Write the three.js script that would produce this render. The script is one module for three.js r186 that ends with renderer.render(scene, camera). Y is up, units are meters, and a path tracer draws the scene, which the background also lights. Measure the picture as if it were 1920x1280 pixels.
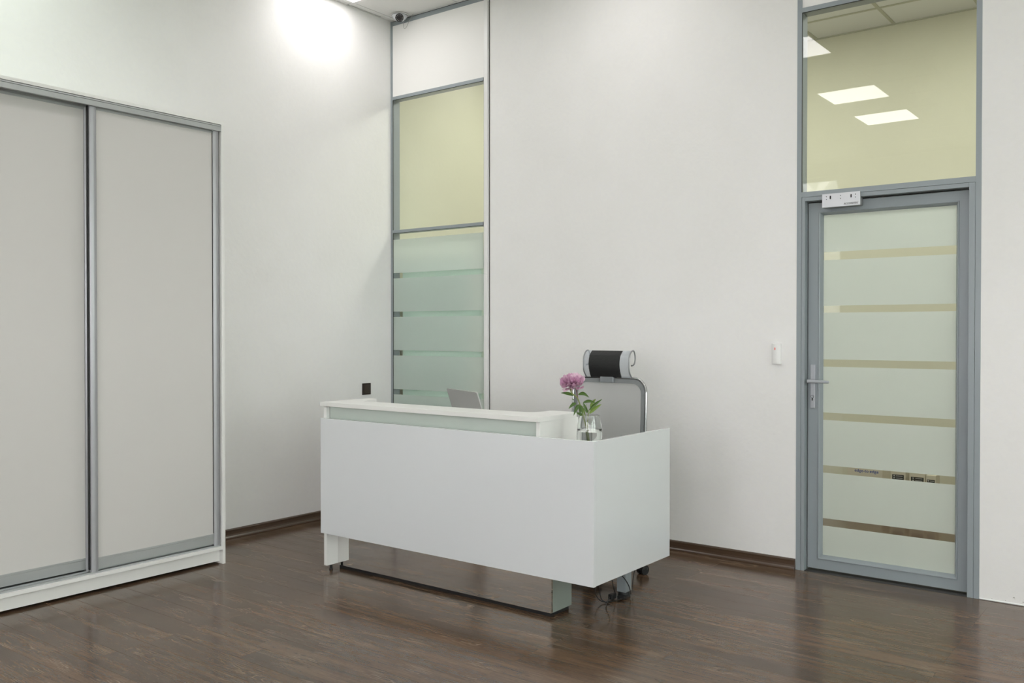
import * as THREE from 'three';
import { RoundedBoxGeometry } from 'three/addons/geometries/RoundedBoxGeometry.js';
import { mergeGeometries } from 'three/addons/utils/BufferGeometryUtils.js';
import { RectAreaLightUniformsLib } from 'three/addons/lights/RectAreaLightUniformsLib.js';
import { FontLoader } from 'three/addons/loaders/FontLoader.js';
import { TextGeometry } from 'three/addons/geometries/TextGeometry.js';

// ------------------------------------------------------------------ camera, sky, exposure
RectAreaLightUniformsLib.init();
const scene = new THREE.Scene();
const V = (x, y, z) => new THREE.Vector3(x, y, z);
const camera = new THREE.PerspectiveCamera(2 * Math.atan(640 / 1698.3) * 180 / Math.PI, 1.5, 0.05, 200);
camera.position.set(4.972, 1.33, 4.975);
camera.rotation.order = 'YXZ';
camera.rotation.set(-0.01115, 0.65239, 0);
scene.background = new THREE.Color().setRGB(1.0, 0.965, 1.0);
scene.backgroundIntensity = 6.6;
scene.environmentIntensity = 6.6;
const renderer = new THREE.WebGLRenderer({ antialias: true });
renderer.toneMapping = THREE.LinearToneMapping;
renderer.toneMappingExposure = 1.23;
renderer.shadowMap.enabled = true;
const LAMP = 4.7, LAMP_WHITE = [1, 0.965, 0.975], LAMP_GREEN = [1.15, 1.36, 1.2], LAMP_OFFICE = 13;

// ------------------------------------------------------------------ random numbers and noise
function rng(seed) { let a = seed >>> 0; return () => { a = (a + 0x6D2B79F5) | 0; let t = Math.imul(a ^ (a >>> 15), 1 | a); t = (t + Math.imul(t ^ (t >>> 7), 61 | t)) ^ t; return ((t ^ (t >>> 14)) >>> 0) / 4294967296; }; }
const hash = (x, y, s) => { let h = Math.imul(x, 374761393) ^ Math.imul(y, 668265263) ^ Math.imul(s, 2147483647 - 1618); h = Math.imul(h ^ (h >>> 13), 1274126177); return ((h ^ (h >>> 16)) >>> 0) / 4294967296; };
function noise(x, y, px, py, s) {               // value noise, periodic in px and py cells
  const xi = Math.floor(x), yi = Math.floor(y), fx = x - xi, fy = y - yi, u = fx * fx * (3 - 2 * fx), v = fy * fy * (3 - 2 * fy);
  const m = (a, p) => ((a % p) + p) % p, x0 = m(xi, px), x1 = m(xi + 1, px), y0 = m(yi, py), y1 = m(yi + 1, py);
  const a = hash(x0, y0, s), b = hash(x1, y0, s), c = hash(x0, y1, s), d = hash(x1, y1, s);
  return a + (b - a) * u + (c - a) * v + (a - b - c + d) * u * v;
}
function texture(w, h, f, srgb) {
  const d = new Uint8Array(w * h * 4);
  for (let j = 0; j < h; j++) for (let i = 0; i < w; i++) { const c = f(i / w, j / h), k = (j * w + i) * 4; for (let q = 0; q < 3; q++) d[k + q] = Math.max(0, Math.min(255, Math.round(255 * (c.length ? c[q] : c)))); d[k + 3] = 255; }
  const t = new THREE.DataTexture(d, w, h, THREE.RGBAFormat);
  t.wrapS = t.wrapT = THREE.RepeatWrapping; t.magFilter = THREE.LinearFilter; t.minFilter = THREE.LinearMipmapLinearFilter; t.generateMipmaps = true;
  if (srgb) t.colorSpace = THREE.SRGBColorSpace;
  t.needsUpdate = true; return t;
}

// ------------------------------------------------------------------ materials
const std = (c, roughness = 0.5, more = {}) => new THREE.MeshStandardMaterial({ color: new THREE.Color().setRGB(...c), roughness, ...more });
const phys = (c, roughness = 0.5, more = {}) => new THREE.MeshPhysicalMaterial({ color: new THREE.Color().setRGB(...c), roughness, ...more });
const wallBump = texture(512, 512, (u, v) => 0.55 * noise(u * 40, v * 40, 40, 40, 3) + 0.3 * noise(u * 90, v * 90, 90, 90, 4) + 0.15 * noise(u * 200, v * 200, 200, 200, 5));
const wallTone = texture(512, 512, (u, v) => { const n = 0.5 * noise(u * 5, v * 5, 5, 5, 11) + 0.3 * noise(u * 17, v * 17, 17, 17, 12) + 0.2 * noise(u * 120, v * 120, 120, 120, 13); const k = 0.975 + 0.025 * n; return [k, k, k * (0.995 + 0.005 * n)]; }, true);
wallTone.repeat.set(0.45, 0.45);
const tileBump = texture(256, 256, (u, v) => { const n = noise(u * 70, v * 70, 70, 70, 21), m = noise(u * 128, v * 128, 128, 128, 22); return 0.8 - (n > 0.8 ? 0.5 : 0) - 0.3 * m; });
const gridBump = texture(256, 256, (u, v) => noise(u * 110, v * 110, 110, 110, 31));
const STRIPS = 8, ROW = 0.13;
const woodMap = texture(2048, 1024, (u, v) => {
  const s = Math.floor(v * STRIPS), w = (v * STRIPS - s - 0.5) * ROW, cl = (x) => Math.max(0, Math.min(1, x));      // w: metres across one plank
  const slow = 0.046 * (noise(u * 9, s + 0.5, 9, 64, 40 + s) - 0.4) + 0.014 * noise(u * 21, s + 0.5, 21, 64, 60 + s);
  const centre = (hash(s, 1, 9) - 0.5) * 0.05 + 0.045 * (noise(u * 5, s + 0.5, 5, 64, 90 + s) - 0.5);
  const wig = 0.0042 * (noise(u * 120, v * 100, 120, 100, 70) - 0.5) + 0.006 * (noise(u * 40, v * 50, 40, 50, 71) - 0.5);
  const ring = (Math.sqrt((w - centre) * (w - centre) * 0.7 + slow * slow) + wig) * 150, line = cl(1 - Math.abs(ring - Math.floor(ring) - 0.5) / 0.24);
  const patch = cl((noise(u * 14, v * 20, 14, 20, 73) - 0.54) * 3.4) * cl((noise(u * 70, v * 120, 70, 120, 74) - 0.2) * 2.5);
  const pore = noise(u * 40, v * 420, 40, 420, 75), soft = noise(u * 8, v * 40, 8, 40, 77), fine = noise(u * 260, v * 800, 260, 800, 76);
  const k = 0.88 + 0.22 * (soft - 0.5) + 0.16 * (pore - 0.5) + 0.1 * (fine - 0.5) - 0.2 * line * (1 - patch) * cl((noise(u * 6, v * 16, 6, 16, 78) - 0.35) * 2.5), pale = 0.6 * line * patch;
  return [0.425 * k + 0.27 * pale, 0.335 * k + 0.285 * pale, 0.26 * k + 0.285 * pale];
}, true);
const woodRough = texture(512, 512, (u, v) => { const n = 0.5 * noise(u * 8, v * 90, 8, 90, 81) + 0.5 * noise(u * 50, v * 50, 50, 50, 82); return 0.42 + 0.3 * n; });
const M = {
  wall: std([0.85, 0.84, 0.835], 0.75, { map: wallTone, bumpMap: wallBump, bumpScale: 0.0006 }),
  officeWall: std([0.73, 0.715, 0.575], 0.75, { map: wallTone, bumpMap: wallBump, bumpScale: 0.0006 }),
  tile: std([0.80, 0.80, 0.78], 0.9, { bumpMap: tileBump, bumpScale: 0.0006 }),
  bar: std([0.82, 0.82, 0.80], 0.5),
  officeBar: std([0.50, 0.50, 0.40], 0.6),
  dark: std([0.05, 0.05, 0.05], 0.9),
  slab: std([0.18, 0.18, 0.17], 0.95),
  grey: std([0.285, 0.32, 0.34], 0.36, { bumpMap: gridBump, bumpScale: 0.00008 }),
  greyLight: std([0.33, 0.37, 0.37], 0.4),
  gasket: std([0.015, 0.018, 0.015], 0.6),
  glass: phys([0.978, 0.985, 0.98], 0.0, { transmission: 1, thickness: 0, ior: 1.5, specularIntensity: 1 }),
  greenGlass: phys([0.908, 0.965, 0.916], 0.0, { transmission: 1, thickness: 0, ior: 1.5 }),
  frost: phys([0.88, 0.915, 0.895], 0.95, { transmission: 0.72, thickness: 0, ior: 1.4, specularIntensity: 0.3 }),
  alu: std([0.36, 0.365, 0.38], 0.36, { metalness: 0.45 }),
  aluMatte: std([0.45, 0.47, 0.47], 0.4, { metalness: 0.4 }),
  silver: std([0.42, 0.44, 0.47], 0.4, { metalness: 0.35 }),
  leaf: std([0.64, 0.625, 0.605], 0.5),
  laminate: std([0.82, 0.82, 0.80], 0.42),
  gloss: phys([0.73, 0.75, 0.775], 0.3, { clearcoat: 1, clearcoatRoughness: 0.03 }),
  glassWhite: phys([0.58, 0.65, 0.60], 0.35, { clearcoat: 1, clearcoatRoughness: 0.02 }),
  mirror: std([0.80, 0.79, 0.78], 0.035, { metalness: 1 }),
  chrome: std([0.55, 0.56, 0.57], 0.16, { metalness: 1 }),
  hoop: std([0.30, 0.31, 0.32], 0.3, { metalness: 0.6 }),
  black: std([0.012, 0.012, 0.013], 0.55),
  blackGloss: phys([0.012, 0.012, 0.014], 0.12, { clearcoat: 1 }),
  plasticWhite: std([0.80, 0.80, 0.79], 0.35),
  socket: std([0.028, 0.018, 0.013], 0.35),
  red: std([0.55, 0.03, 0.01], 0.3, { emissive: new THREE.Color().setRGB(0.5, 0.02, 0.0), emissiveIntensity: 0.6 }),
  laptop: std([0.43, 0.43, 0.425], 0.38, { metalness: 0.5 }),
  skirting: phys([0.075, 0.045, 0.028], 0.32, { clearcoat: 0.4, clearcoatRoughness: 0.25 }),
  vase: phys([0.97, 0.99, 0.98], 0.0, { transmission: 1, thickness: 0.01, ior: 1.5 }),
  water: phys([1, 1, 1], 0.0, { transmission: 1, thickness: 0.1, ior: 1.33 }),
  stem: std([0.20, 0.24, 0.07], 0.5),
  leafGreen: phys([0.055, 0.12, 0.014], 0.42, { side: THREE.DoubleSide }),
  leafPale: phys([0.14, 0.22, 0.03], 0.45, { side: THREE.DoubleSide }),
  sepal: std([0.16, 0.035, 0.025], 0.5, { side: THREE.DoubleSide }),
  cardboard: std([0.74, 0.69, 0.57], 0.8),
  labelBlack: std([0.012, 0.014, 0.012], 0.4),
  blueInk: std([0.02, 0.07, 0.35], 0.6),
  whiteInk: std([0.6, 0.62, 0.6], 0.6),
  ink: std([0.03, 0.03, 0.035], 0.5),
  led: std([0.9, 0.9, 0.88], 0.4, { emissive: new THREE.Color().setRGB(1, 0.98, 0.95), emissiveIntensity: 1.2 }),
  ground: std([0.22, 0.26, 0.2], 0.95),
};
const petalMats = [[0.72, 0.44, 0.60], [0.64, 0.36, 0.53], [0.79, 0.55, 0.68]].map((c) => phys(c, 0.6, { side: THREE.DoubleSide, transmission: 0.25, thickness: 0 }));
const plankMats = [1.0, 0.9, 1.1, 0.96, 1.04].map((k, i) => new THREE.MeshPhysicalMaterial({ map: woodMap, color: new THREE.Color().setRGB(k * [1, 1, 1.02, 0.98, 1][i], k, k * [1, 0.97, 1, 1.02, 0.98][i]), roughness: 0.33, roughnessMap: woodRough, bumpMap: woodMap, bumpScale: 0.0003 }));

// ------------------------------------------------------------------ helpers
const used = {};
function numbered(n) { const k = used[n] = (used[n] ?? -1) + 1; return k ? n + '_' + String(k).padStart(3, '0') : n; }
function tag(o, label, category, group, kind) { if (label) o.userData.label = label; if (category) o.userData.category = category; if (group) o.userData.group = group; if (kind) o.userData.kind = kind; return o; }
function thing(name, label, category, p = [0, 0, 0], group) { const g = new THREE.Group(); g.name = numbered(name); g.position.set(...p); scene.add(g); return tag(g, label, category, group); }
function struct(name, p = [0, 0, 0]) { const g = new THREE.Group(); g.name = numbered(name); g.position.set(...p); scene.add(g); g.userData.kind = 'structure'; return g; }
function worldAt(o) { const v = V(0, 0, 0); for (; o && o !== scene; o = o.parent) v.add(o.position); return v; }
function part(name, geos, material, parent) {          // geometry given in room coordinates
  let g = Array.isArray(geos) ? (geos.length > 1 ? merge(geos) : geos[0]) : geos;
  const o = worldAt(parent === scene ? null : parent); if (o.lengthSq()) g.translate(-o.x, -o.y, -o.z);
  return local(parent === scene ? numbered(name) : name, g, material, parent);
}
function local(name, g, material, parent) { const m = new THREE.Mesh(g, material); m.name = name; m.castShadow = m.receiveShadow = true; parent.add(m); return m; }
function merge(list) { return mergeGeometries(list.map((g) => { const q = g.index ? g.toNonIndexed() : g; for (const k of Object.keys(q.attributes)) if (!['position', 'normal', 'uv'].includes(k)) q.deleteAttribute(k); return q; })); }
function metreUV(g) { const p = g.attributes.position, n = g.attributes.normal, uv = new Float32Array(p.count * 2); for (let i = 0; i < p.count; i++) { const a = Math.abs(n.getX(i)), b = Math.abs(n.getY(i)), c = Math.abs(n.getZ(i)); uv[2 * i] = a > b && a > c ? p.getZ(i) : p.getX(i); uv[2 * i + 1] = b >= a && b >= c ? p.getZ(i) : p.getY(i); } g.setAttribute('uv', new THREE.BufferAttribute(uv, 2)); return g; }
function bx(x0, x1, y0, y1, z0, z1, r = 0) {
  const w = x1 - x0, h = y1 - y0, d = z1 - z0, g = r ? new RoundedBoxGeometry(w, h, d, 2, Math.min(r, w / 2.01, h / 2.01, d / 2.01)) : new THREE.BoxGeometry(w, h, d);
  g.translate((x0 + x1) / 2, (y0 + y1) / 2, (z0 + z1) / 2); return metreUV(g);
}
const tube = (pts, r, seg = 40, rad = 8, closed = false) => new THREE.TubeGeometry(new THREE.CatmullRomCurve3(pts.map((p) => V(...p)), closed, 'centripetal'), seg, r, rad, closed);
const cyl = (x, y0, y1, z, r0, r1 = r0, seg = 24) => { const g = new THREE.CylinderGeometry(r1, r0, y1 - y0, seg); g.translate(x, (y0 + y1) / 2, z); return g; };
function extrude(shape, depth, bevel = 0) { return new THREE.ExtrudeGeometry(shape, { depth, bevelEnabled: bevel > 0, bevelSize: bevel, bevelThickness: bevel, bevelSegments: 2, curveSegments: 16 }); }
function poly(pts) { const s = new THREE.Shape(); pts.forEach(([x, y], i) => i ? s.lineTo(x, y) : s.moveTo(x, y)); s.closePath(); return s; }

// ------------------------------------------------------------------ room sizes
const W = 8.6, D = 7.9, H = 3.7, DOOR = [3.167, 4.093], OFF = [-0.1, 6.4, -2.4], T = 0.1, OL = [0.955, 2.155, 3.955, 5.155];

// ------------------------------------------------------------------ floor of planks
{
  const f = struct('floor');
  part('floor_slab', bx(-0.12, W + 0.12, -0.2, -0.014, -T, D + 0.12), M.slab, f);
  part('floor_bed', bx(0, W, -0.014, -0.012, 0, D), M.skirting, f);
  const r = rng(7), list = [], GAP = 0.00015, L = 1.38;
  function plank(x0, x1, z0, z1) {
    const a = x0 + GAP, b = x1 - GAP, c = z0 + GAP, d = z1 - GAP, e = 0.0006, t = -0.012;
    const P = [[a, t, c], [b, t, c], [b, t, d], [a, t, d], [a, -e, c], [b, -e, c], [b, -e, d], [a, -e, d], [a + e, 0, c + e], [b - e, 0, c + e], [b - e, 0, d - e], [a + e, 0, d - e]];
    const Q = [[8, 11, 10, 9]]; for (let i = 0; i < 4; i++) { const j = (i + 1) % 4; Q.push([i, 4 + i, 4 + j, j], [4 + i, 8 + i, 8 + j, 4 + j]); }
    const pos = [], uv = [], s = Math.floor(r() * STRIPS), u0 = r(), flip = r() < 0.5;
    for (const q of Q) for (const k of [0, 1, 2, 0, 2, 3]) { const p = P[q[k]]; pos.push(...p); let u = (p[0] - x0) / 2.76; if (flip) u = -u; uv.push(u0 + u, (s + 0.02 + 0.96 * (p[2] - z0) / ROW) / STRIPS); }
    const g = new THREE.BufferGeometry(); g.setAttribute('position', new THREE.Float32BufferAttribute(pos, 3)); g.setAttribute('uv', new THREE.Float32BufferAttribute(uv, 2)); g.computeVertexNormals();
    const seen = V((x0 + x1) / 2, 0, (z0 + z1) / 2).sub(camera.position), yaw = camera.rotation.y;
    const fx = -Math.sin(yaw), fz = -Math.cos(yaw), dep = seen.x * fx + seen.z * fz, side = seen.x * Math.cos(yaw) - seen.z * Math.sin(yaw);
    list.push({ g, m: plankMats[Math.floor(r() * plankMats.length)], score: dep > 1.5 && Math.abs(side) < 0.62 * dep + 0.8 ? dep : 99 });
  }
  const cycle = [0, 1, 2, 0, 2, 1, 2, 0, 1];
  for (let k = 0; k * ROW < D; k++) {
    const z0 = k * ROW, z1 = Math.min(D, z0 + ROW), off = 0.47 + 0.46 * cycle[(k * 2 + (k >> 2)) % 9];
    let x = 0; for (let e = off; ; e += L) { const x1 = Math.min(W, e); if (x1 - x > 0.02) plank(x, x1, z0, z1); x = x1; if (x1 >= W) break; }
  }
  list.sort((a, b) => a.score - b.score);
  const rest = plankMats.map(() => []);
  list.forEach((p, i) => { if (i < 300 && p.score < 99) local(i ? 'plank_' + String(i).padStart(3, '0') : 'plank', p.g, p.m, f); else rest[0].push(p.g); });
  if (rest[0].length) tag(local('outer_planks', mergeGeometries(rest[0]), plankMats[0], f), null, null, null, 'stuff');
}

// ------------------------------------------------------------------ walls of the hall
part('wall_left', bx(-0.12, 0, 0, H + 0.2, 0, D), M.wall, scene).userData.kind = 'structure';
{
  const w = struct('wall_back');
  part('wall_panel', bx(0.976, DOOR[0], 0, H + 0.2, -T, 0), M.wall, w);
  part('wall_panel_001', bx(DOOR[1], W + 0.12, 0, H + 0.2, -T, 0), M.wall, w);
  part('wall_panel_002', bx(0, 0.976, H, H + 0.2, -T, 0), M.wall, w);
  part('wall_panel_003', bx(DOOR[0], DOOR[1], H, H + 0.2, -T, 0), M.wall, w);
  // broken plaster where the skirting is missing
  const r = rng(5), chips = [];
  for (const [x, y, s] of [[4.245, 0.035, 0.006], [4.21, 0.014, 0.004], [4.285, 0.02, 0.005], [4.25, 0.03, 0.003], [4.15, 0.012, 0.003]]) {
    const pts = []; for (let i = 0; i < 9; i++) { const a = i / 9 * 6.283, q = s * (0.35 + 0.5 * r()); pts.push([x + q * Math.cos(a), y + q * 0.8 * Math.sin(a)]); }
    const g = extrude(poly(pts), 0.0008); g.translate(0, 0, 0); chips.push(g);
  }
  part('plaster_chips', chips, std([0.36, 0.35, 0.33], 0.9), w);
  part('plaster_ridge', tube([[4.095, 0.004, 0.001], [4.3, 0.005, 0.0015], [4.6, 0.003, 0.001], [5.2, 0.004, 0.001]], 0.004, 30, 6), M.plasticWhite, w);
}
function holedWall(name, axis, at, thick, len, holes, glassMat) {      // a wall with window openings; holes [a0, a1, y0, y1]
  const w = struct(name), g = [], put = (a0, a1, y0, y1) => { if (a1 - a0 > 1e-3 && y1 - y0 > 1e-3) g.push(axis === 'x' ? bx(at, at + thick, y0, y1, a0, a1) : bx(a0, a1, y0, y1, at, at + thick)); };
  let a = len[0]; for (const h of holes) { put(a, h[0], 0, H + 0.2); put(h[0], h[1], 0, h[2]); put(h[0], h[1], h[3], H + 0.2); a = h[1]; } put(a, len[1], 0, H + 0.2);
  part('wall_panel', g, M.wall, w);
  for (const h of holes) {
    const win = struct('window_' + (++windows)), c = at + thick * 0.5, bxx = (a0, a1, y0, y1, t) => axis === 'x' ? bx(c - t, c + t, y0, y1, a0, a1) : bx(a0, a1, y0, y1, c - t, c + t), k = 0.05, mid = (h[0] + h[1]) / 2;
    part('window_frame', [bxx(h[0], h[0] + k, h[2], h[3], 0.03), bxx(h[1] - k, h[1], h[2], h[3], 0.03), bxx(h[0] + k, h[1] - k, h[2], h[2] + k, 0.03), bxx(h[0] + k, h[1] - k, h[3] - k, h[3], 0.03), ...(h[4] ? [] : [bxx(mid - k / 2, mid + k / 2, h[2] + k, h[3] - k, 0.025)])], M.plasticWhite, win); const mk = h[4] ? 0 : k / 2;
    part('pane', bxx(h[0] + k, mid - mk, h[2] + k, h[3] - k, 0.003), glassMat, win); part('pane', bxx(mid + mk, h[1] - k, h[2] + k, h[3] - k, 0.003), glassMat, win);
  }
}
let windows = 1;
holedWall('wall_front', 'z', D, 0.25, [-0.12, W + 0.12], [[0.12, 0.89, 0.9, 3.52, 1], [2.7, 4.3, 0.9, 3.0], [4.9, 6.5, 0.9, 3.0], [7.0, 8.3, 0.9, 3.0]], M.glass);
holedWall('wall_right', 'x', W, 0.25, [0, D], [[1.6, 3.3, 0.9, 3.2], [3.9, 5.6, 0.9, 3.2], [6.1, 7.6, 0.9, 3.2]], M.greenGlass);
part('ground', bx(-40, 40, -0.6, -0.5, -40, 40), M.ground, scene).userData.kind = 'structure';

{ // glazed hall across the yard, seen only as a reflection in the glass over the door
  const b = struct('facade'); part('facade_wall', bx(-6, 1.9, -0.5, 9, D + 3.4, D + 3.7), std([0.68, 0.7, 0.69], 0.9), b);
  const beam = (a, c, y0, y1) => { const L = Math.hypot(c - a, y1 - y0), g = bx(-L / 2, L / 2, -0.06, 0.06, -0.06, 0.06); g.rotateZ(Math.atan2(y1 - y0, c - a)); g.translate((a + c) / 2, (y0 + y1) / 2, D + 3.1); part('truss_beam', g, M.laminate, b); };
  for (let i = 0; i < 5; i++) { const x = -3 + i; beam(x, x + 1, 3.1, 4.3); beam(x, x + 1, 4.3, 3.1); beam(x, x + 1, 4.3, 4.3); beam(x, x + 1, 3.1, 3.1); }
}

// ------------------------------------------------------------------ suspended ceiling with light panels
const GX = 0.06, GZ = 0.437, STEP = 0.6;
const LIT = [[0, 0], [0, 4, 'green'], [3, 0], [3, 3], [3, 6], [3, 8], [6, 1], [6, 4], [10, 2]];
{
  const c = struct('ceiling', [0, H, 0]);
  part('ceiling_slab', bx(-0.12, W + 0.37, H + 0.2, H + 0.4, -T, D + 0.25), M.slab, c);
  const xs = [0, ...Array.from({ length: 15 }, (_, k) => GX + STEP * k).filter((x) => x < W), W], zs = [0, ...Array.from({ length: 13 }, (_, k) => GZ + STEP * k).filter((z) => z < D), D];
  let n = 0, b = 0; const num = (s, i) => i ? s + '_' + String(i).padStart(3, '0') : s, cache = {};
  for (let i = 0; i + 1 < xs.length; i++) for (let j = 0; j + 1 < zs.length; j++) {
    if (LIT.some(([k, m]) => k === i - 1 && m === j - 1)) continue;
    let x0 = xs[i] + (i ? 0.012 : 0), x1 = xs[i + 1] - 0.012, z0 = zs[j] + (j ? 0.012 : 0.004), z1 = zs[j + 1] - 0.012;
    if (x1 - x0 < 0.01 || z1 - z0 < 0.01) continue;
    if (i === 0 && j === 0) { part(num('ceiling_tile', n++), [bx(x0, x1, H + 0.004, H + 0.02, z0, 0.115), bx(x0 + 0.02, x1, H + 0.004, H + 0.02, 0.115, z1), bx(x0, x0 + 0.008, H + 0.002, H + 0.02, 0.115, z1)], M.tile, c); part('slot_shade', bx(0.006, 0.03, H + 0.02, H + 0.024, 0.1, z1 + 0.02), M.black, c); continue; }  // black backing over the slot paints the darkness of the void
    part(num('ceiling_tile', n++), bx(x0 + 0.0015, x1 - 0.0015, H + 0.004, H + 0.02, z0 + 0.0015, z1 - 0.0015), M.tile, c);
  }
  xs.slice(1, -1).forEach((x) => part(num('grid_bar', b++), bx(x - 0.012, x + 0.012, H, H + 0.03, 0.003, D - 0.003, 0.001), M.bar, c));
  zs.slice(1, -1).forEach((z) => part(num('grid_bar', b++), bx(0.02, W - 0.003, H + 0.0003, H + 0.028, z - 0.0117, z + 0.0117, 0.001), M.bar, c));
}
function lightPanel(x, z, color, power, label, group) {
  const p = thing('ceiling_light', label, 'ceiling light', [x, H, z], group), e = 0.275;
  part('frame', [bx(x - 0.295, x + 0.295, H - 0.002, H + 0.03, z - 0.295, z - e), bx(x - 0.295, x + 0.295, H - 0.002, H + 0.03, z + e, z + 0.295), bx(x - 0.295, x - e, H - 0.002, H + 0.03, z - e, z + e), bx(x + e, x + 0.295, H - 0.002, H + 0.03, z - e, z + e), bx(x - 0.295, x + 0.295, H + 0.03, H + 0.045, z - 0.295, z + 0.295)], M.bar, p);
  part('diffuser', bx(x - e, x + e, H + 0.004, H + 0.012, z - e, z + e), M.led, p);
  const l = new THREE.RectAreaLight(new THREE.Color().setRGB(...color), power, 2 * e, 2 * e); l.name = 'panel_glow'; l.position.set(0, 0.002, 0); l.rotation.x = -Math.PI / 2; p.add(l);
}
LIT.forEach(([k, m, tint], i) => lightPanel(GX + STEP * (k + 0.5), GZ + STEP * (m + 0.5), tint ? LAMP_GREEN : LAMP_WHITE, LAMP, [
  'square white light panel in the ceiling corner beside the security camera', 'square light panel in the ceiling above the white wardrobe', 'square light panel in the ceiling above the office chair by the back wall',
  'square light panel mirrored at the upper left of the glass over the door', 'square light panel mirrored as the larger white patch in the glass over the door', 'square light panel mirrored as the smaller white patch in the glass over the door',
  'square light panel in the ceiling in front of the grey door', 'square light panel in the ceiling above the camera position', 'square light panel in the ceiling by the right wall near the door side'][i], 'square ceiling light panels'));

// ------------------------------------------------------------------ office behind the glazed partition
{
  const [x0, x1, z0] = OFF;
  const o = struct('wall_office');
  part('wall_panel', bx(x0, x1, 0, H + 0.2, z0 - T, z0), M.officeWall, o); part('wall_panel_001', bx(x0 - T, x0, 0, H + 0.2, z0, -0.001), M.officeWall, o); part('wall_panel_002', bx(x1, x1 + T, 0, H + 0.2, z0, -T), M.officeWall, o);
  
  const f = struct('floor_office'), g = bx(x0, x1, -0.03, 0, z0, -T), uv = g.attributes.uv; for (let i = 0; i < uv.count; i++) uv.setXY(i, uv.getX(i) / 2.76, uv.getY(i) / 1.04);
  part('floor_sheet', g, plankMats[0], f); part('threshold', bx(DOOR[0], DOOR[1], -0.014, 0, -T, 0), M.dark, f);
  const c = struct('ceiling_office', [0, H, z0]); part('ceiling_slab', bx(x0 - T, x1 + T, H + 0.2, H + 0.4, z0 - T, -T), M.slab, c);
  const xs = []; for (let x = 3.055 - 10 * STEP; x < x1; x += STEP) if (x > x0) xs.push(x); const gx = [x0, ...xs, x1], gz = [z0, -1.965, -1.365, -0.765, -T];
  let n = 0, b = 0; const num = (s, i) => i ? s + '_' + String(i).padStart(3, '0') : s;
  for (let i = 0; i + 1 < gx.length; i++) for (let j = 0; j < 4; j++) { const cx = (gx[i] + gx[i + 1]) / 2; if (j === 2 && OL.some((q) => Math.abs(q - cx) < 0.05)) continue; part(num('ceiling_tile', n++), bx(gx[i] + 0.0125, gx[i + 1] - 0.0125, H + 0.005, H + 0.02, gz[j] + 0.0125, gz[j + 1] - 0.0125), M.tile, c); }
  for (const x of xs) part(num('grid_bar', b++), bx(x - 0.012, x + 0.012, H, H + 0.03, z0, -T), M.officeBar, c);
  for (const z of gz.slice(1, -1)) part(num('grid_bar', b++), bx(x0, x1, H + 0.0003, H + 0.028, z - 0.0117, z + 0.0117), M.officeBar, c);
  part(num('grid_bar', b++), bx(x0, x1, H - 0.004, H + 0.02, z0, z0 + 0.014), M.officeBar, c);
}
OL.forEach((x, i) => lightPanel(x, -1.065, [0.98, 1, 0.88], LAMP_OFFICE, ['square light panel in the office ceiling behind the frosted side window', 'square light panel in the office ceiling left of the glazed door', 'square light panel in the office ceiling behind the glazed door', 'square light panel in the office ceiling at its right end'][i], 'office ceiling light panels'));
{
  const c = thing('storage_cabinet', 'pale green grey cabinet standing close behind the frosted side window', 'cabinet', [0.39, 0, -0.3]);
  const m = std([0.63, 0.79, 0.69], 0.5);
  part('carcass', bx(0.04, 0.83, 0.02, 1.86, -0.48, -0.085, 0.003), m, c);
  part('top', bx(0.035, 0.835, 1.86, 1.885, -0.485, -0.08, 0.002), m, c);
  part('base', bx(0.06, 0.81, 0, 0.02, -0.46, -0.105), M.dark, c);
}
const font = await new FontLoader().loadAsync('fonts/droid/droid_sans_bold.typeface.json');
function lettering(s, size, x, y, z, depth = 0.0006, slant = 0) { const g = new TextGeometry(s, { font, size, depth, curveSegments: 4 }); g.computeBoundingBox(); if (slant) { const p = g.attributes.position; for (let i = 0; i < p.count; i++) p.setX(i, p.getX(i) + slant * p.getY(i)); } g.translate(x, y, z); return g; }
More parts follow.
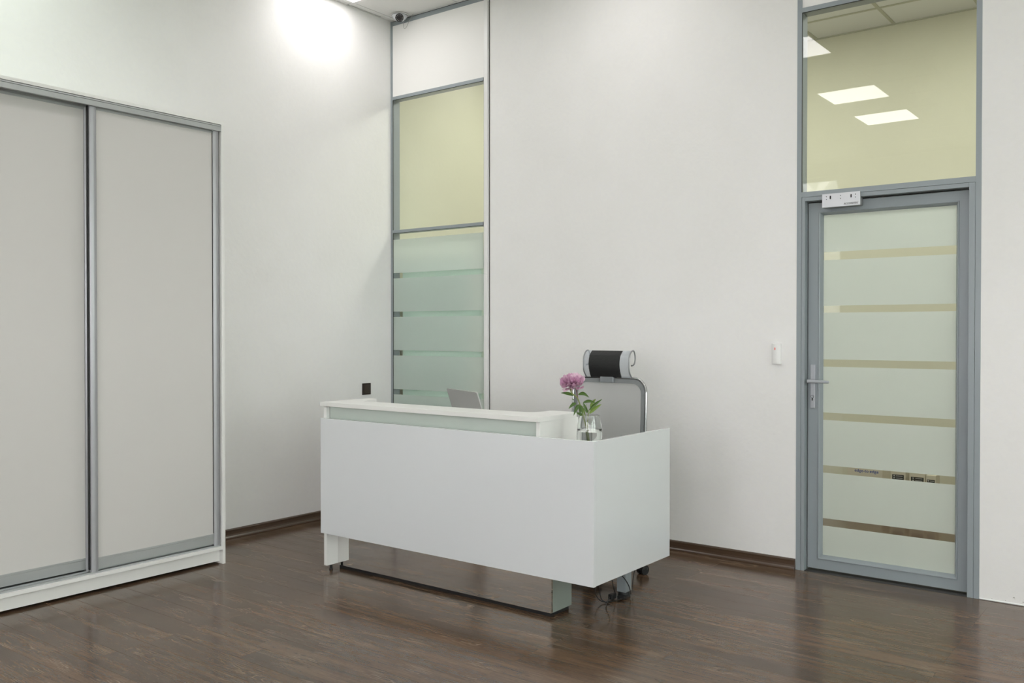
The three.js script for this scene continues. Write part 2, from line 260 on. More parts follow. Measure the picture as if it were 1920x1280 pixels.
{
  const a = thing('cardboard_carton', 'beige carton printed edge-to-edge in blue behind the door glass', 'carton', [2.96, 0, -2.1]);
  part('carton_body', bx(2.835, 3.09, 0, 0.34, -2.22, -2.0, 0.002), M.cardboard, a);
  part('tape', bx(2.94, 2.99, 0.34, 0.3408, -2.22, -2.0), M.laminate, a);
  part('print', lettering('edge-to-edge', 0.020, 2.888, 0.276, -2.0, 0.0005), M.blueInk, a);
  const kinds = [['left white box with a black label behind the low clear strip of the door', 3.148, 3.25, 0.315, -2.0], ['middle white box with a black label behind the low clear strip of the door', 3.277, 3.385, 0.33, -2.0], ['turned white box with a black label at the right behind the door strip', 3.395, 3.46, 0.30, -1.98]];
  kinds.forEach(([lab, x0, x1, h, z], i) => {
    const b = thing('label_box', lab, 'box', [(x0 + x1) / 2, 0, z - 0.06], 'black labelled boxes in the office'), w = x1 - x0;
    part('box_body', bx(x0, x1, 0, h, z - 0.12, z, 0.0015), M.cardboard, b);
    part('label', bx(x0 + 0.1 * w, x1 - 0.1 * w, 0.14, 0.282 - 0.006 * i, z, z + 0.0006), M.labelBlack, b);
    const em = []; for (const y of [0.274, 0.258]) { em.push(bx(x0 + 0.38 * w, x1 - 0.18 * w, y - 0.006 * i - 0.0035, y - 0.006 * i, z + 0.0006, z + 0.0009)); const q = new THREE.CylinderGeometry(0.005, 0.005, 0.0003, 16); q.rotateX(Math.PI / 2); q.translate(x0 + 0.24 * w, y - 0.006 * i - 0.001, z + 0.00075); em.push(q); }
    part('label_print', em, M.whiteInk, b);
  });
  const k = thing('cleaning_bag', 'black bag lying on the office floor behind the right edge of the door', 'bag', [3.78, 0, -2.05]);
  const g = new THREE.SphereGeometry(1, 32, 20), p = g.attributes.position; for (let i = 0; i < p.count; i++) { const x = p.getX(i), y = p.getY(i), z = p.getZ(i), q = 1 + 0.12 * Math.sin(5 * x + 3 * z) * Math.sin(4 * y + 2 * x); p.setXYZ(i, 0.11 * x * q, Math.max(0, 0.15 + 0.15 * y * q), 0.1 * z * q); } g.computeVertexNormals();
  local('bag_body', g, M.black, k); const tg = tube([[-0.03, 0.28, 0], [-0.02, 0.34, 0.01], [0.02, 0.34, 0], [0.03, 0.28, 0]], 0.006, 20, 6); local('bag_handle', tg, M.black, k);
}

// ------------------------------------------------------------------ side window beside the corner
function frostBands(list, x0, x1, z, parent) { for (const [y0, y1] of list) part('frosted_band', bx(x0, x1, y0, y1, z, z + 0.0003), M.frost, parent); }
{
  const w = struct('window_1'), zb = -0.075, zg = -0.004;
  part('frame_post', bx(0.0005, 0.021, 0, H, zb, 0.001), M.grey, w); part('frame_post', bx(0.915, 0.975, 0, H, zb, -0.006), M.grey, w);
  for (const [y0, y1] of [[3.663, H - 0.001], [3.1, 3.124], [2.082, 2.104], [0, 0.08]]) part('frame_rail', bx(0.021, 0.915, y0, y1, zb, 0.0005), M.grey, w);
  part('infill_panel', bx(0.021, 0.933, 3.124, 3.663, -0.03, -0.001), std([0.84, 0.83, 0.81], 0.6, { bumpMap: wallBump, bumpScale: 0.0004 }), w);
  part('pane', bx(0.021, 0.915, 2.104, 3.1, zg - 0.006, zg), M.glass, w); part('pane', bx(0.021, 0.915, 0.08, 2.082, zg - 0.006, zg), M.glass, w);
  part('gasket', [bx(0.024, 0.93, 3.6945, 3.6985, -0.002, 0.0012), bx(0.021, 0.0235, 2.104, 3.1, zg, 0.0002), bx(0.021, 0.915, 3.0975, 3.1, zg, 0.0002), bx(0.021, 0.023, 0.08, 2.082, zg, 0.0002), bx(0.021, 0.915, 2.079, 2.082, zg, 0.0002)], M.gasket, w);  // bar under the ceiling paints a dark shadow gap; the others are gaskets
  frostBands([[1.776, 2.031], [1.481, 1.736], [1.186, 1.441], [0.889, 1.146], [0.594, 0.848], [0.3, 0.553], [0.08, 0.258]], 0.0236, 0.914, zg + 0.0001, w);
}
{
  const t = struct('trim_1');
  part('joint_gap', bx(0.9666, 0.9759, 0, H - 0.004, -0.0058, -0.003), M.gasket, t);  // dark strip paints the shade inside the groove between duct and wall
  part('cable_duct', [bx(0.931, 0.9665, 1.735, H - 0.004, -0.005, 0.014, 0.002), bx(0.938, 0.9655, 1.735, H - 0.004, 0.0135, 0.0165, 0.001)], M.plasticWhite, t);
  part('cable_duct', bx(0.932, 0.9665, 0.06, 1.7345, -0.005, 0.0152, 0.001), M.plasticWhite, t);
}

// ------------------------------------------------------------------ door with glazed transom
{
  const d = struct('door_1'), zb = -0.085, zg = -0.004, [X0, X1] = DOOR, zl = -0.045;
  part('frame_post', bx(X0, 3.193, 0, H - 0.001, zb, 0.002, 0.0008), M.grey, d); part('frame_post', bx(4.067, X1, 0, H - 0.001, zb, 0.002, 0.0008), M.grey, d);
  part('frame_rail', bx(3.193, 4.067, 3.093, 3.118, zb, 0.0015), M.grey, d); part('frame_rail', bx(3.193, 4.067, 2.0725, 2.1005, zb, 0.0015), M.grey, d);
  part('infill_panel', bx(3.193, 4.067, 3.118, H - 0.001, -0.05, -0.004), M.wall, d);
  part('pane', bx(3.193, 4.067, 2.1005, 3.093, zg - 0.006, zg), M.glass, d);
  part('gasket', [bx(3.193, 3.1955, 2.1005, 3.093, zg, 0.001), bx(3.193, 4.067, 3.0905, 3.093, zg, 0.001)], M.gasket, d);
  part('door_frame', [bx(3.1942, 3.2125, 0, 2.071, zb, 0.0016, 0.0015), bx(4.037, 4.0658, 0, 2.071, zb, 0.0016, 0.0015), bx(3.2125, 4.037, 2.049, 2.071, zb, 0.0016, 0.0015)], M.grey, d);
  part('door_seal', [bx(3.2125, 3.2165, 0.02, 2.049, zb, zl - 0.006), bx(4.033, 4.037, 0.02, 2.049, zb, zl - 0.006), bx(3.2125, 4.037, 2.043, 2.049, zb, zl - 0.006)], M.gasket, d);
  const leaf = new THREE.Group(); leaf.name = 'door_leaf'; leaf.position.set(3.22, 0, zl); d.add(leaf);
  const o = { x0: 3.217, x1: 4.032, y0: 0.013, y1: 2.041 }, g = { x0: 3.295, x1: 3.968, y0: 0.09, y1: 1.972 }, zf = zl - 0.04;
  part('leaf_stile', bx(o.x0, g.x0 - 0.02, o.y0, o.y1, zf, zl, 0.0002), M.grey, leaf); part('leaf_stile', bx(g.x1 + 0.016, o.x1, o.y0, o.y1, zf, zl, 0.0002), M.grey, leaf);
  part('leaf_rail', bx(g.x0 - 0.02, g.x1 + 0.016, o.y0, g.y0 - 0.022, zf, zl, 0.0002), M.grey, leaf); part('leaf_rail', bx(g.x0 - 0.02, g.x1 + 0.016, g.y1 + 0.018, o.y1, zf, zl, 0.0002), M.grey, leaf);
  // glazing bead: a rounded profile mitred round the glass
  const B = { x0: g.x0 - 0.0205, x1: g.x1 + 0.0165, y0: g.y0 - 0.0225, y1: g.y1 + 0.0185 }, prof = [[0, 0.0], [0.0, 0.004], [0.1, 0.006], [0.24, 0.0062], [0.4, 0.0035], [0.6, -0.0045], [0.8, -0.0125], [1, -0.020], [1, -0.024]];
  const ring = (t) => [[B.x0 + t * (g.x0 - B.x0), B.y0 + t * (g.y0 - B.y0)], [B.x1 + t * (g.x1 - B.x1), B.y0 + t * (g.y0 - B.y0)], [B.x1 + t * (g.x1 - B.x1), B.y1 + t * (g.y1 - B.y1)], [B.x0 + t * (g.x0 - B.x0), B.y1 + t * (g.y1 - B.y1)]];
  for (let e = 0; e < 4; e++) {
    const pos = []; for (let k = 0; k + 1 < prof.length; k++) { const a = ring(prof[k][0]), b = ring(prof[k + 1][0]), f = (e + 1) % 4, za = zl + prof[k][1], zb2 = zl + prof[k + 1][1]; const q = [[...a[e], za], [...a[f], za], [...b[f], zb2], [...b[e], zb2]]; for (const i of [0, 1, 2, 0, 2, 3]) pos.push(...q[i]); }
    const bg = new THREE.BufferGeometry(); bg.setAttribute('position', new THREE.Float32BufferAttribute(pos, 3)); bg.setAttribute('uv', new THREE.Float32BufferAttribute(new Float32Array(pos.length / 3 * 2), 2)); bg.computeVertexNormals(); part('glazing_bead', bg, M.grey, leaf);
  }
  const zp = zl - 0.0205; part('pane', bx(g.x0 - 0.01, g.x1 + 0.01, g.y0 - 0.01, g.y1 + 0.01, zp - 0.006, zp), M.glass, leaf);
  frostBands([[1.763, g.y1 + 0.009], [1.47, 1.719], [1.177, 1.432], [0.886, 1.137], [0.5965, 0.845], [0.305, 0.5555], [g.y0 - 0.009, 0.2645]].map(([a, b]) => [1.33 + (a - 1.33) * 1.0115, b > 1.97 ? b : 1.33 + (b - 1.33) * 1.0115]), g.x0 - 0.009, g.x1 + 0.009, zp + 0.0001, leaf);
  // handle
  const h = new THREE.Group(); h.name = 'door_handle'; h.position.set(0.0265, 0, 0); leaf.add(h);
  const hx = 3.2465, py = [0.903, 1.146];
  part('back_plate', bx(hx - 0.0135, hx + 0.0135, py[0], py[1], zl, zl + 0.010, 0.003), M.silver, h);
  const neck = new THREE.CylinderGeometry(0.0095, 0.0105, 0.05, 24); neck.rotateX(Math.PI / 2); neck.translate(hx - 0.002, 1.0555, zl + 0.033); part('handle_neck', neck, M.silver, h);
  const lev = new RoundedBoxGeometry(0.122, 0.019, 0.014, 4, 0.0065), lp = lev.attributes.position; for (let i = 0; i < lp.count; i++) { const t = (lp.getX(i) + 0.061) / 0.122; lp.setY(i, lp.getY(i) * (1.08 - 0.3 * t) - 0.002 * t); lp.setZ(i, lp.getZ(i) * (1 - 0.25 * t)); } lev.computeVertexNormals(); lev.translate(hx + 0.045, 1.0555, zl + 0.058); part('lever', lev, M.silver, h);
  const rim = new THREE.TorusGeometry(0.0075, 0.0012, 10, 32); rim.translate(hx - 0.002, 0.968, zl + 0.0102); const cy = new THREE.CylinderGeometry(0.0068, 0.0068, 0.002, 24); cy.rotateX(Math.PI / 2); cy.translate(hx - 0.002, 0.968, zl + 0.0105);
  part('lock_cylinder', [rim, bx(hx - 0.0055, hx + 0.0015, 0.946, 0.962, zl + 0.0098, zl + 0.0112, 0.001)], M.gasket, h); part('lock_core', cy, M.silver, h); part('key_slot', bx(hx - 0.0028, hx - 0.0012, 0.963, 0.973, zl + 0.0112, zl + 0.0119), M.ink, h);
}
{
  const x0 = 3.312, x1 = 3.5135, y0 = 2.004, y1 = 2.0765, z0 = -0.03, z1 = 0.016;
  const m = thing('magnetic_lock', 'silver magnetic lock plate with slots fixed to the top of the grey door', 'lock', [x0, y0, z0]);
  const s = poly([[x0, y0], [x1, y0], [x1, y1], [x0, y1]]), holes = [];
  const slot = (x, y, w, h) => { const q = new THREE.Path(), r = w / 2; q.absarc(x, y + h / 2 - r, r, 0, Math.PI); q.absarc(x, y - h / 2 + r, r, Math.PI, 2 * Math.PI); q.closePath(); return q; };
  const dot = (x, y, r) => { const q = new THREE.Path(); q.absarc(x, y, r, 0, 2 * Math.PI); return q; }, Xf = (t) => x0 + t * (x1 - x0), Yf = (t) => y1 - t * (y1 - y0);
  s.holes.push(slot(Xf(0.22), Yf(0.28), 0.0075, 0.019), slot(Xf(0.765), Yf(0.29), 0.0075, 0.019)); for (const t of [0.115, 0.49, 0.88]) s.holes.push(dot(Xf(t), Yf(0.2), 0.0026), dot(Xf(t), Yf(0.41), 0.0026));
  const gA = extrude(s, 0.004); gA.translate(0, 0, z1 - 0.004); part('cover_plate', gA, std([0.70, 0.71, 0.75], 0.4, { metalness: 0.1 }), m);
  part('housing', bx(x0 + 0.001, x1 - 0.001, y0 + 0.001, y1 - 0.001, z0, z1 - 0.012), M.ink, m);
  part('housing_sides', [bx(x0, x0 + 0.003, y0, y1, z0, z1 - 0.004), bx(x1 - 0.003, x1, y0, y1, z0, z1 - 0.004), bx(x0 + 0.003, x1 - 0.003, y0, y0 + 0.003, z0, z1 - 0.004), bx(x0 + 0.003, x1 - 0.003, y1 - 0.003, y1, z0, z1 - 0.004)], M.alu, m);
  part('lettering', lettering('ACCORDTEC', 0.0095, x0 + 0.1155, y0 + 0.0075, z1, 0.0004, 0.25), M.ink, m);
}

// ------------------------------------------------------------------ skirting
function skirting(name, pts) {           // lengths [x0, z0, x1, z1]; profile swept straight, nose towards the room
  const P = [[0, 0], [0.021, 0], [0.022, 0.004], [0.019, 0.010], [0.013, 0.016], [0.0105, 0.026], [0.0105, 0.044], [0.012, 0.052], [0.009, 0.058], [0.003, 0.0605], [0, 0.0605]], g = struct(name);
  pts.forEach(([x0, z0, x1, z1]) => { const L = Math.hypot(x1 - x0, z1 - z0), e = extrude(poly(P), L); if (z0 === z1) { e.rotateY(Math.PI / 2); const p = e.attributes.position; for (let i = 0; i < p.count; i++) p.setZ(i, -p.getZ(i)); const ix = []; for (let i = 0; i < p.count; i += 3) ix.push(i, i + 2, i + 1); e.setIndex(ix); const f = e.toNonIndexed(); f.computeVertexNormals(); f.translate(x0, 0, z0); part('skirting_length', f, M.skirting, g); } else { e.translate(x0, 0, z0); part('skirting_length', e, M.skirting, g); } });
}
skirting('baseboard_left', [[0.0005, 0.024, 0.0005, 1.85], [0.0005, 3.65, 0.0005, D - 0.02]]);
skirting('baseboard_back', [[0.001, 0.002, DOOR[0] - 0.001, 0.002]]);

// ------------------------------------------------------------------ wardrobe
{
  const w = thing('wardrobe', 'tall white wardrobe with two sliding doors in silver frames against the left wall', 'wardrobe', [0.27, 0, 2.73]), f = 0.52, z0 = 1.855, z1 = 3.605;
  part('side_panel', bx(0.024, f, 0, 2.505, z0, z0 + 0.018, 0.0008), M.laminate, w); part('side_panel', bx(0.024, f, 0, 2.505, z1 - 0.018, z1, 0.0008), M.laminate, w);
  part('top_panel', bx(0.024, f, 2.505, 2.522, z0, z1, 0.0008), M.laminate, w); part('back_panel', bx(0.024, 0.03, 0.1, 2.5, z0 + 0.018, z1 - 0.018), M.laminate, w);
  part('bottom_shelf', bx(0.03, f, 0.083, 0.1, z0 + 0.018, z1 - 0.018, 0.0012), M.laminate, w); part('plinth', bx(0.47, 0.488, 0.014, 0.083, z0 + 0.018, z1 - 0.018), M.laminate, w);
  part('top_track', [bx(0.40, f - 0.001, 2.4945, 2.5025, z0 + 0.019, z1 - 0.019, 0.001), bx(0.505, f + 0.002, 2.466, 2.4922, z0 + 0.019, z1 - 0.019, 0.001), bx(0.40, 0.49, 2.49, 2.4945, z0 + 0.019, z1 - 0.019), bx(0.455, 0.46, 2.466, 2.49, z0 + 0.019, z1 - 0.019)], M.aluMatte, w);
  part('bottom_track', [bx(0.40, 0.50, 0.1, 0.103, z0 + 0.019, z1 - 0.019), bx(0.452, 0.458, 0.103, 0.11, z0 + 0.019, z1 - 0.019), bx(0.494, 0.50, 0.103, 0.109, z0 + 0.019, z1 - 0.019)], M.aluMatte, w);
  function slider(label, xf, za, zb) {
    const d = new THREE.Group(); d.name = 'sliding_door'; d.userData.label = label; d.position.set(xf - 0.27, 0, za - 2.73); w.add(d);
    const y0 = 0.117, y1 = 2.485;
    part('door_panel', bx(xf - 0.012, xf - 0.004, y0 + 0.04, y1, za + 0.012, zb - 0.012), M.leaf, d);
    part('bottom_rail', [bx(xf - 0.016, xf, y0, y0 + 0.047, za + 0.02, zb - 0.02, 0.001), bx(xf - 0.014, xf - 0.0015, y0 + 0.0475, y0 + 0.058, za + 0.02, zb - 0.02, 0.001)], M.aluMatte, d);
    part('top_rail', bx(xf - 0.016, xf, y1 - 0.03, y1, za + 0.02, zb - 0.02), M.aluMatte, d);
    const prof = (zc, s) => { const c = new THREE.Shape(); c.moveTo(-0.02, -0.0165); c.lineTo(0.004, -0.0165); c.quadraticCurveTo(0.0125, -0.008, 0.0135, 0.004); c.lineTo(0.0135, 0.0135); c.lineTo(0.0105, 0.0165); c.lineTo(-0.004, 0.0165); c.lineTo(-0.004, 0.013); c.lineTo(-0.02, 0.013); c.closePath(); const e = extrude(c, y1 - 0.004 - y0 + 0.008); e.rotateX(-Math.PI / 2); const p = e.attributes.position; if (s > 0) { for (let i = 0; i < p.count; i++) p.setZ(i, -p.getZ(i)); const q = []; for (let i = 0; i < p.count; i += 3) q.push(i, i + 2, i + 1); e.setIndex(q); } const f2 = s > 0 ? e.toNonIndexed() : e; f2.computeVertexNormals(); f2.translate(xf, y0 - 0.008, zc); return f2; };
    part('door_stile', prof(za + 0.0175, -1), M.alu, d); part('door_stile', prof(zb - 0.0175, -1), M.alu, d);
  }
  part('stile_gap_shade', bx(0.474, 0.487, 0.12, 2.47, 2.6312, 2.6352), M.black, w); part('stile_gap_shade', bx(0.44, 0.47, 0.112, 2.49, 1.8733, 1.8785), M.black, w); part('stile_gap_shade', bx(0.4885, 0.4925, 0.18, 2.47, 1.9122, 1.9144), M.gasket, w);  // black strips paint the shade in the gaps beside the stiles
  slider('front sliding door on the right', 0.492, 1.879, 2.631); slider('rear sliding door on the left', 0.45, 2.60, 3.585);
}

// ------------------------------------------------------------------ reception desk
{
  const d = thing('reception_desk', 'glossy white reception desk with raised counter and mirrored plinth', 'reception desk', [1.98, 0, 1.3]);
  const zf = 1.635, xl = 1.085, xr = 2.868;
  part('front_panel', bx(xl, xr, 0.2135, 0.8505, zf - 0.018, zf, 0.0008), M.gloss, d);
  part('side_panel', bx(xr - 0.018, xr, 0.2155, 0.8505, 0.93, zf - 0.0182, 0.0008), M.gloss, d);
  part('end_panel', [bx(1.0905, 1.1125, 0.03, 0.75, 0.93, 1.6165, 0.0008), bx(1.0905, 1.1125, 0.7495, 0.9165, 1.29, 1.6165, 0.0008)], M.laminate, d); part('joint_gap', bx(1.1126, 1.1144, 0.7505, 0.9165, 1.58, 1.5933), M.gasket, d);
  part('work_surface', bx(1.1127, 2.8495, 0.726, 0.75, 0.93, 1.6165, 0.001), M.laminate, d);
  part('counter_support', bx(2.545, 2.5675, 0.7505, 0.9165, 1.3, 1.6165, 0.0008), M.laminate, d);
  part('fascia', bx(1.1145, 2.5445, 0.7505, 0.9165, 1.574, 1.593), M.glassWhite, d);
  const c = new THREE.Shape(), Z = (z) => -z; // counter outline in x, -z
  c.moveTo(xl, Z(zf)); c.lineTo(2.57, Z(zf)); c.lineTo(2.57, Z(1.33)); c.quadraticCurveTo(2.57, Z(1.3), 2.54, Z(1.3)); c.lineTo(2.44, Z(1.3)); c.quadraticCurveTo(2.41, Z(1.3), 2.41, Z(1.33)); c.lineTo(2.41, Z(1.37)); c.quadraticCurveTo(2.41, Z(1.45), 2.33, Z(1.45)); c.lineTo(1.26, Z(1.45)); c.quadraticCurveTo(1.215, Z(1.45), 1.208, Z(1.41)); c.lineTo(1.178, Z(1.31)); c.quadraticCurveTo(1.165, Z(1.27), 1.12, Z(1.27)); c.quadraticCurveTo(xl, Z(1.27), xl, Z(1.31)); c.closePath();
  const g = extrude(c, 0.0206, 0.001); g.rotateX(-Math.PI / 2); g.translate(0, 0.9178, 0); part('counter_top', metreUV(g), M.laminate, d);
  part('plinth_mirror', bx(1.1128, 2.573, 0.021, 0.3, 1.522, 1.535), M.mirror, d);
  part('plinth_gap_shade', [bx(1.1128, 2.56, 0, 0.0208, 1.50, 1.522), bx(2.545, 2.56, 0, 0.0208, 1.37, 1.50)], M.black, d);  // black strips paint the dark shaded gap under the plinth
  part('plinth_end', bx(2.5555, 2.573, 0.021, 0.72, 1.365, 1.5218, 0.0006), phys([0.27, 0.31, 0.28], 0.35, { clearcoat: 0.8, clearcoatRoughness: 0.06 }), d);
  part('plinth_back', bx(1.1128, 2.5553, 0.021, 0.726, 1.504, 1.5218), M.laminate, d);
  part('leg', bx(2.636, 2.686, 0.025, 0.726, 0.99, 1.05, 0.002), M.grey, d);
  part('leg_foot', cyl(2.661, 0, 0.025, 1.02, 0.032, 0.028), M.black, d);
  for (const [x, z] of [[1.1015, 1.575], [1.1015, 1.0]]) part('foot', [cyl(x, 0, 0.006, z, 0.010, 0.010), cyl(x, 0.006, 0.03, z, 0.0075, 0.0075)], M.black, d);
}
{
  const k = thing('power_cable', 'thin black cables looping on the floor beside the metal desk leg', 'cable', [2.66, 0, 1.1]);
  const c = (pts, r = 0.0028) => part('cable', tube(pts, r, 60, 6), M.black, k);
  c([[2.72, 0.6, 1.35], [2.72, 0.35, 1.36], [2.725, 0.15, 1.36], [2.73, 0.07, 1.345], [2.75, 0.05, 1.32], [2.74, 0.035, 1.29], [2.69, 0.01, 1.24], [2.66, 0.006, 1.18], [2.645, 0.02, 1.13]]);
  c([[2.66, 0.5, 1.14], [2.665, 0.2, 1.15], [2.668, 0.12, 1.15], [2.66, 0.06, 1.12], [2.652, 0.025, 1.09]]);
  c([[2.70, 0.015, 1.02], [2.70, 0.06, 1.04], [2.69, 0.12, 1.09], [2.67, 0.155, 1.14], [2.64, 0.12, 1.20], [2.615, 0.06, 1.22], [2.635, 0.012, 1.20], [2.67, 0.006, 1.16], [2.69, 0.008, 1.10], [2.70, 0.012, 1.03]]);
  c([[2.66, 0.55, 0.96], [2.672, 0.25, 0.93], [2.675, 0.15, 0.93], [2.668, 0.06, 0.945], [2.675, 0.03, 0.96], [2.69, 0.02, 0.985]]);
  part('plug', bx(2.635, 2.66, 0.004, 0.03, 1.09, 1.135, 0.005), M.black, k); part('power_brick', bx(2.66, 2.70, 0.0, 0.016, 1.055, 1.09, 0.004), M.black, k);
}

// ------------------------------------------------------------------ laptop
{
  const l = thing('laptop', 'open silver laptop seen from behind on the reception desk', 'laptop', [1.667, 0.75, 1.115]);
  l.rotation.y = -Math.atan2(0.426, 0.905);
  // local axes: x along the hinge, z towards the back of the lid
  const w = 0.41, lid = 0.25, tilt = 18 * Math.PI / 180;
  const a = new RoundedBoxGeometry(w, 0.017, 0.27, 3, 0.006); a.translate(0, 0.0085, -0.13 - 0.08); local('base', a, M.laptop, l);
  const keys = []; for (let r = 0; r < 5; r++) for (let k = 0; k < 13; k++) { const g = new RoundedBoxGeometry(0.022, 0.003, 0.016, 1, 0.001); g.translate(-0.15 + k * 0.025, 0.0185, -0.13 - r * 0.02); keys.push(g); } local('keyboard', merge(keys), M.black, l).userData.kind = 'stuff';
  const s = new THREE.Shape(), r = 0.012; s.moveTo(-w / 2, 0); s.lineTo(w / 2, 0); s.lineTo(w / 2, lid - r); s.quadraticCurveTo(w / 2, lid, w / 2 - r, lid); s.lineTo(-w / 2 + r, lid); s.quadraticCurveTo(-w / 2, lid, -w / 2, lid - r); s.closePath();
  const g = extrude(s, 0.005, 0.0012); g.translate(0, 0, -0.004); g.rotateX(tilt); g.translate(0, 0.012, -0.075); local('lid', g, M.laptop, l);
  const sc = new THREE.BoxGeometry(w - 0.03, lid - 0.03, 0.0006); sc.translate(0, lid / 2, -0.0056); sc.rotateX(tilt); sc.translate(0, 0.012, -0.075); local('screen', sc, M.blackGloss, l);
}

// ------------------------------------------------------------------ office chair
{
  const c = thing('office_chair', 'mesh office chair with grey back and black headrest pad behind the reception desk', 'chair', [2.25, 0, 0.72]);
  const meshAlpha = texture(64, 64, (u, v) => { const a = Math.abs((u * 8) % 1 - 0.5), b = Math.abs((v * 8 + (Math.floor(u * 8) % 2) * 0.5) % 1 - 0.5); return a > 0.25 || b > 0.27 ? 1 : 0; });
  const net = (k) => { const t = meshAlpha.clone(); t.repeat.set(k, k); t.needsUpdate = true; return t; };
  const weave = std([0.36, 0.365, 0.365], 0.6, { alphaMap: net(45), transparent: true, side: THREE.DoubleSide }), weaveHead = std([0.40, 0.44, 0.49], 0.45, { alphaMap: net(22), transparent: true, side: THREE.DoubleSide });
  const band = std([0.20, 0.21, 0.215], 0.6, { bumpMap: gridBump, bumpScale: 0.0006 });
  const pad = std([0.008, 0.0085, 0.009], 0.55, { bumpMap: gridBump, bumpScale: 0.0005 });
  // back: x half width 0.245, local y 0.55..1.064
  const zAt = (y) => -0.215 + 0.10 * Math.pow((y - 0.80) / 0.25, 2) * -0.25 + (y < 0.7 ? (0.7 - y) * 0.25 : 0), halfW = 0.243, top = 1.064, bot = 0.56, R = 0.085;
  const outline = (o) => { const h = halfW - o, t = top - o, r = Math.max(0.02, R - o * 0.8), b = bot + o, s = []; const arc = (cx, cy, a0) => { for (let i = 0; i <= 8; i++) { const a = a0 + i / 8 * Math.PI / 2; s.push([cx + r * Math.cos(a), cy + r * Math.sin(a)]); } }; arc(h - r, t - r, 0); arc(-h + r, t - r, Math.PI / 2); arc(-h + r, b + r, Math.PI); arc(h - r, b + r, 1.5 * Math.PI); return s; };
  const edge = outline(0).map(([x, y]) => [x, y, zAt(y)]);
  local('back_frame', tube(edge, 0.007, 160, 10, true), M.chrome, c);
  const strip = (a, b, dz) => { const A = outline(a), B = outline(b), pos = []; for (let i = 0; i < A.length; i++) { const j = (i + 1) % A.length, q = [A[i], A[j], B[j], B[i]]; for (const k of [0, 1, 2, 0, 2, 3]) pos.push(q[k][0], q[k][1], zAt(q[k][1]) + dz); } return pos; };
  const bg = new THREE.BufferGeometry(), bp = [...strip(0.006, 0.03, 0.006), ...strip(0.006, 0.03, -0.002)]; bg.setAttribute('position', new THREE.Float32BufferAttribute(bp, 3)); bg.setAttribute('uv', new THREE.Float32BufferAttribute(bp.flatMap((_, i) => i % 3 === 0 ? [bp[i] * 4, bp[i + 1] * 4] : []), 2)); bg.computeVertexNormals(); band.side = THREE.DoubleSide; local('back_border', bg, band, c);
  const pg = new THREE.PlaneGeometry(2 * halfW - 0.04, top - bot - 0.03, 24, 30), pp = pg.attributes.position, keep = []; for (let i = 0; i < pp.count; i++) { let x = pp.getX(i), y = pp.getY(i) + (top + bot) / 2; const t = (y - bot) / (top - bot); const k = Math.max(0, Math.abs(x) - (halfW - R)), m = Math.max(0, y - (top - R)); if (Math.hypot(k, m) > R - 0.012) { const q = (R - 0.012) / Math.hypot(k, m); x = Math.sign(x) * (halfW - R + k * q); y = top - R + m * q; } pp.setXYZ(i, x, y, zAt(y) + 0.002 - 0.02 * (1 - Math.pow(x / halfW, 2))); } pg.computeVertexNormals();
  { const uv = pg.attributes.uv; for (let i = 0; i < uv.count; i++) uv.setXY(i, pp.getX(i), pp.getY(i)); const t1 = weave.alphaMap; t1.repeat.set(42, 42); } local('back_mesh', pg, weave, c);
  // headrest: a sheet bowed forward, open at the back
  const HY = [1.066, 1.219], sheet = (x0, x1, dz, thick) => { const n = 18, m = 10, pos = [], uv = []; const P = (i, j) => { const t = i / n, y = HY[0] + t * (HY[1] - HY[0]), x = x0 + (x1 - x0) * j / m; const bow = 0.036 * Math.sin(Math.PI * (0.1 + 0.8 * t)) - 0.022 - (t > 0.85 ? (t - 0.85) * 0.09 : 0) - 0.02 * Math.pow((x) / 0.15, 2) * 0.4; return [x, y, -0.215 + bow + dz]; }; const quad = (a, b, q, r) => { for (const p of [a, b, q, a, q, r]) { pos.push(...p); uv.push(p[0], p[1]); } }; const F = (i, j, o) => { const p = P(i, j); return [p[0], p[1], p[2] + o]; };
    for (let i = 0; i < n; i++) for (let j = 0; j < m; j++) { quad(F(i, j, thick), F(i, j + 1, thick), F(i + 1, j + 1, thick), F(i + 1, j, thick)); if (thick) quad(F(i + 1, j, 0), F(i + 1, j + 1, 0), F(i, j + 1, 0), F(i, j, 0)); }
    if (thick) { for (let i = 0; i < n; i++) { quad(F(i, 0, 0), F(i, 0, thick), F(i + 1, 0, thick), F(i + 1, 0, 0)); quad(F(i, m, thick), F(i, m, 0), F(i + 1, m, 0), F(i + 1, m, thick)); } for (let j = 0; j < m; j++) { quad(F(n, j, thick), F(n, j + 1, thick), F(n, j + 1, 0), F(n, j, 0)); quad(F(0, j, 0), F(0, j + 1, 0), F(0, j + 1, thick), F(0, j, thick)); } }
    const g = new THREE.BufferGeometry(); g.setAttribute('position', new THREE.Float32BufferAttribute(pos, 3)); g.setAttribute('uv', new THREE.Float32BufferAttribute(uv, 2)); g.computeVertexNormals(); return g; };
  const h = new THREE.Group(); h.name = 'headrest'; h.position.set(-0.008, 0, 0); c.add(h);
  local('headrest_mesh', sheet(-0.15, 0.15, 0, 0), weaveHead, h); weaveHead.alphaMap.repeat.set(30, 30);
  local('headrest_pad', sheet(-0.11, 0.093, 0.002, 0.009), pad, h);
  for (const s of [-1, 1]) { const x = s * 0.152, z = -0.215; local('headrest_hoop', tube([[x, 1.066, z - 0.022], [x, 1.10, z + 0.004], [x, 1.14, z + 0.008], [x, 1.185, z + 0.004], [x, 1.215, z - 0.02], [x, 1.218, z - 0.045], [x, 1.20, z - 0.058], [x, 1.16, z - 0.06], [x, 1.14, z - 0.045], [x, 1.135, z - 0.02]], 0.0042, 60, 8), M.hoop, h); }
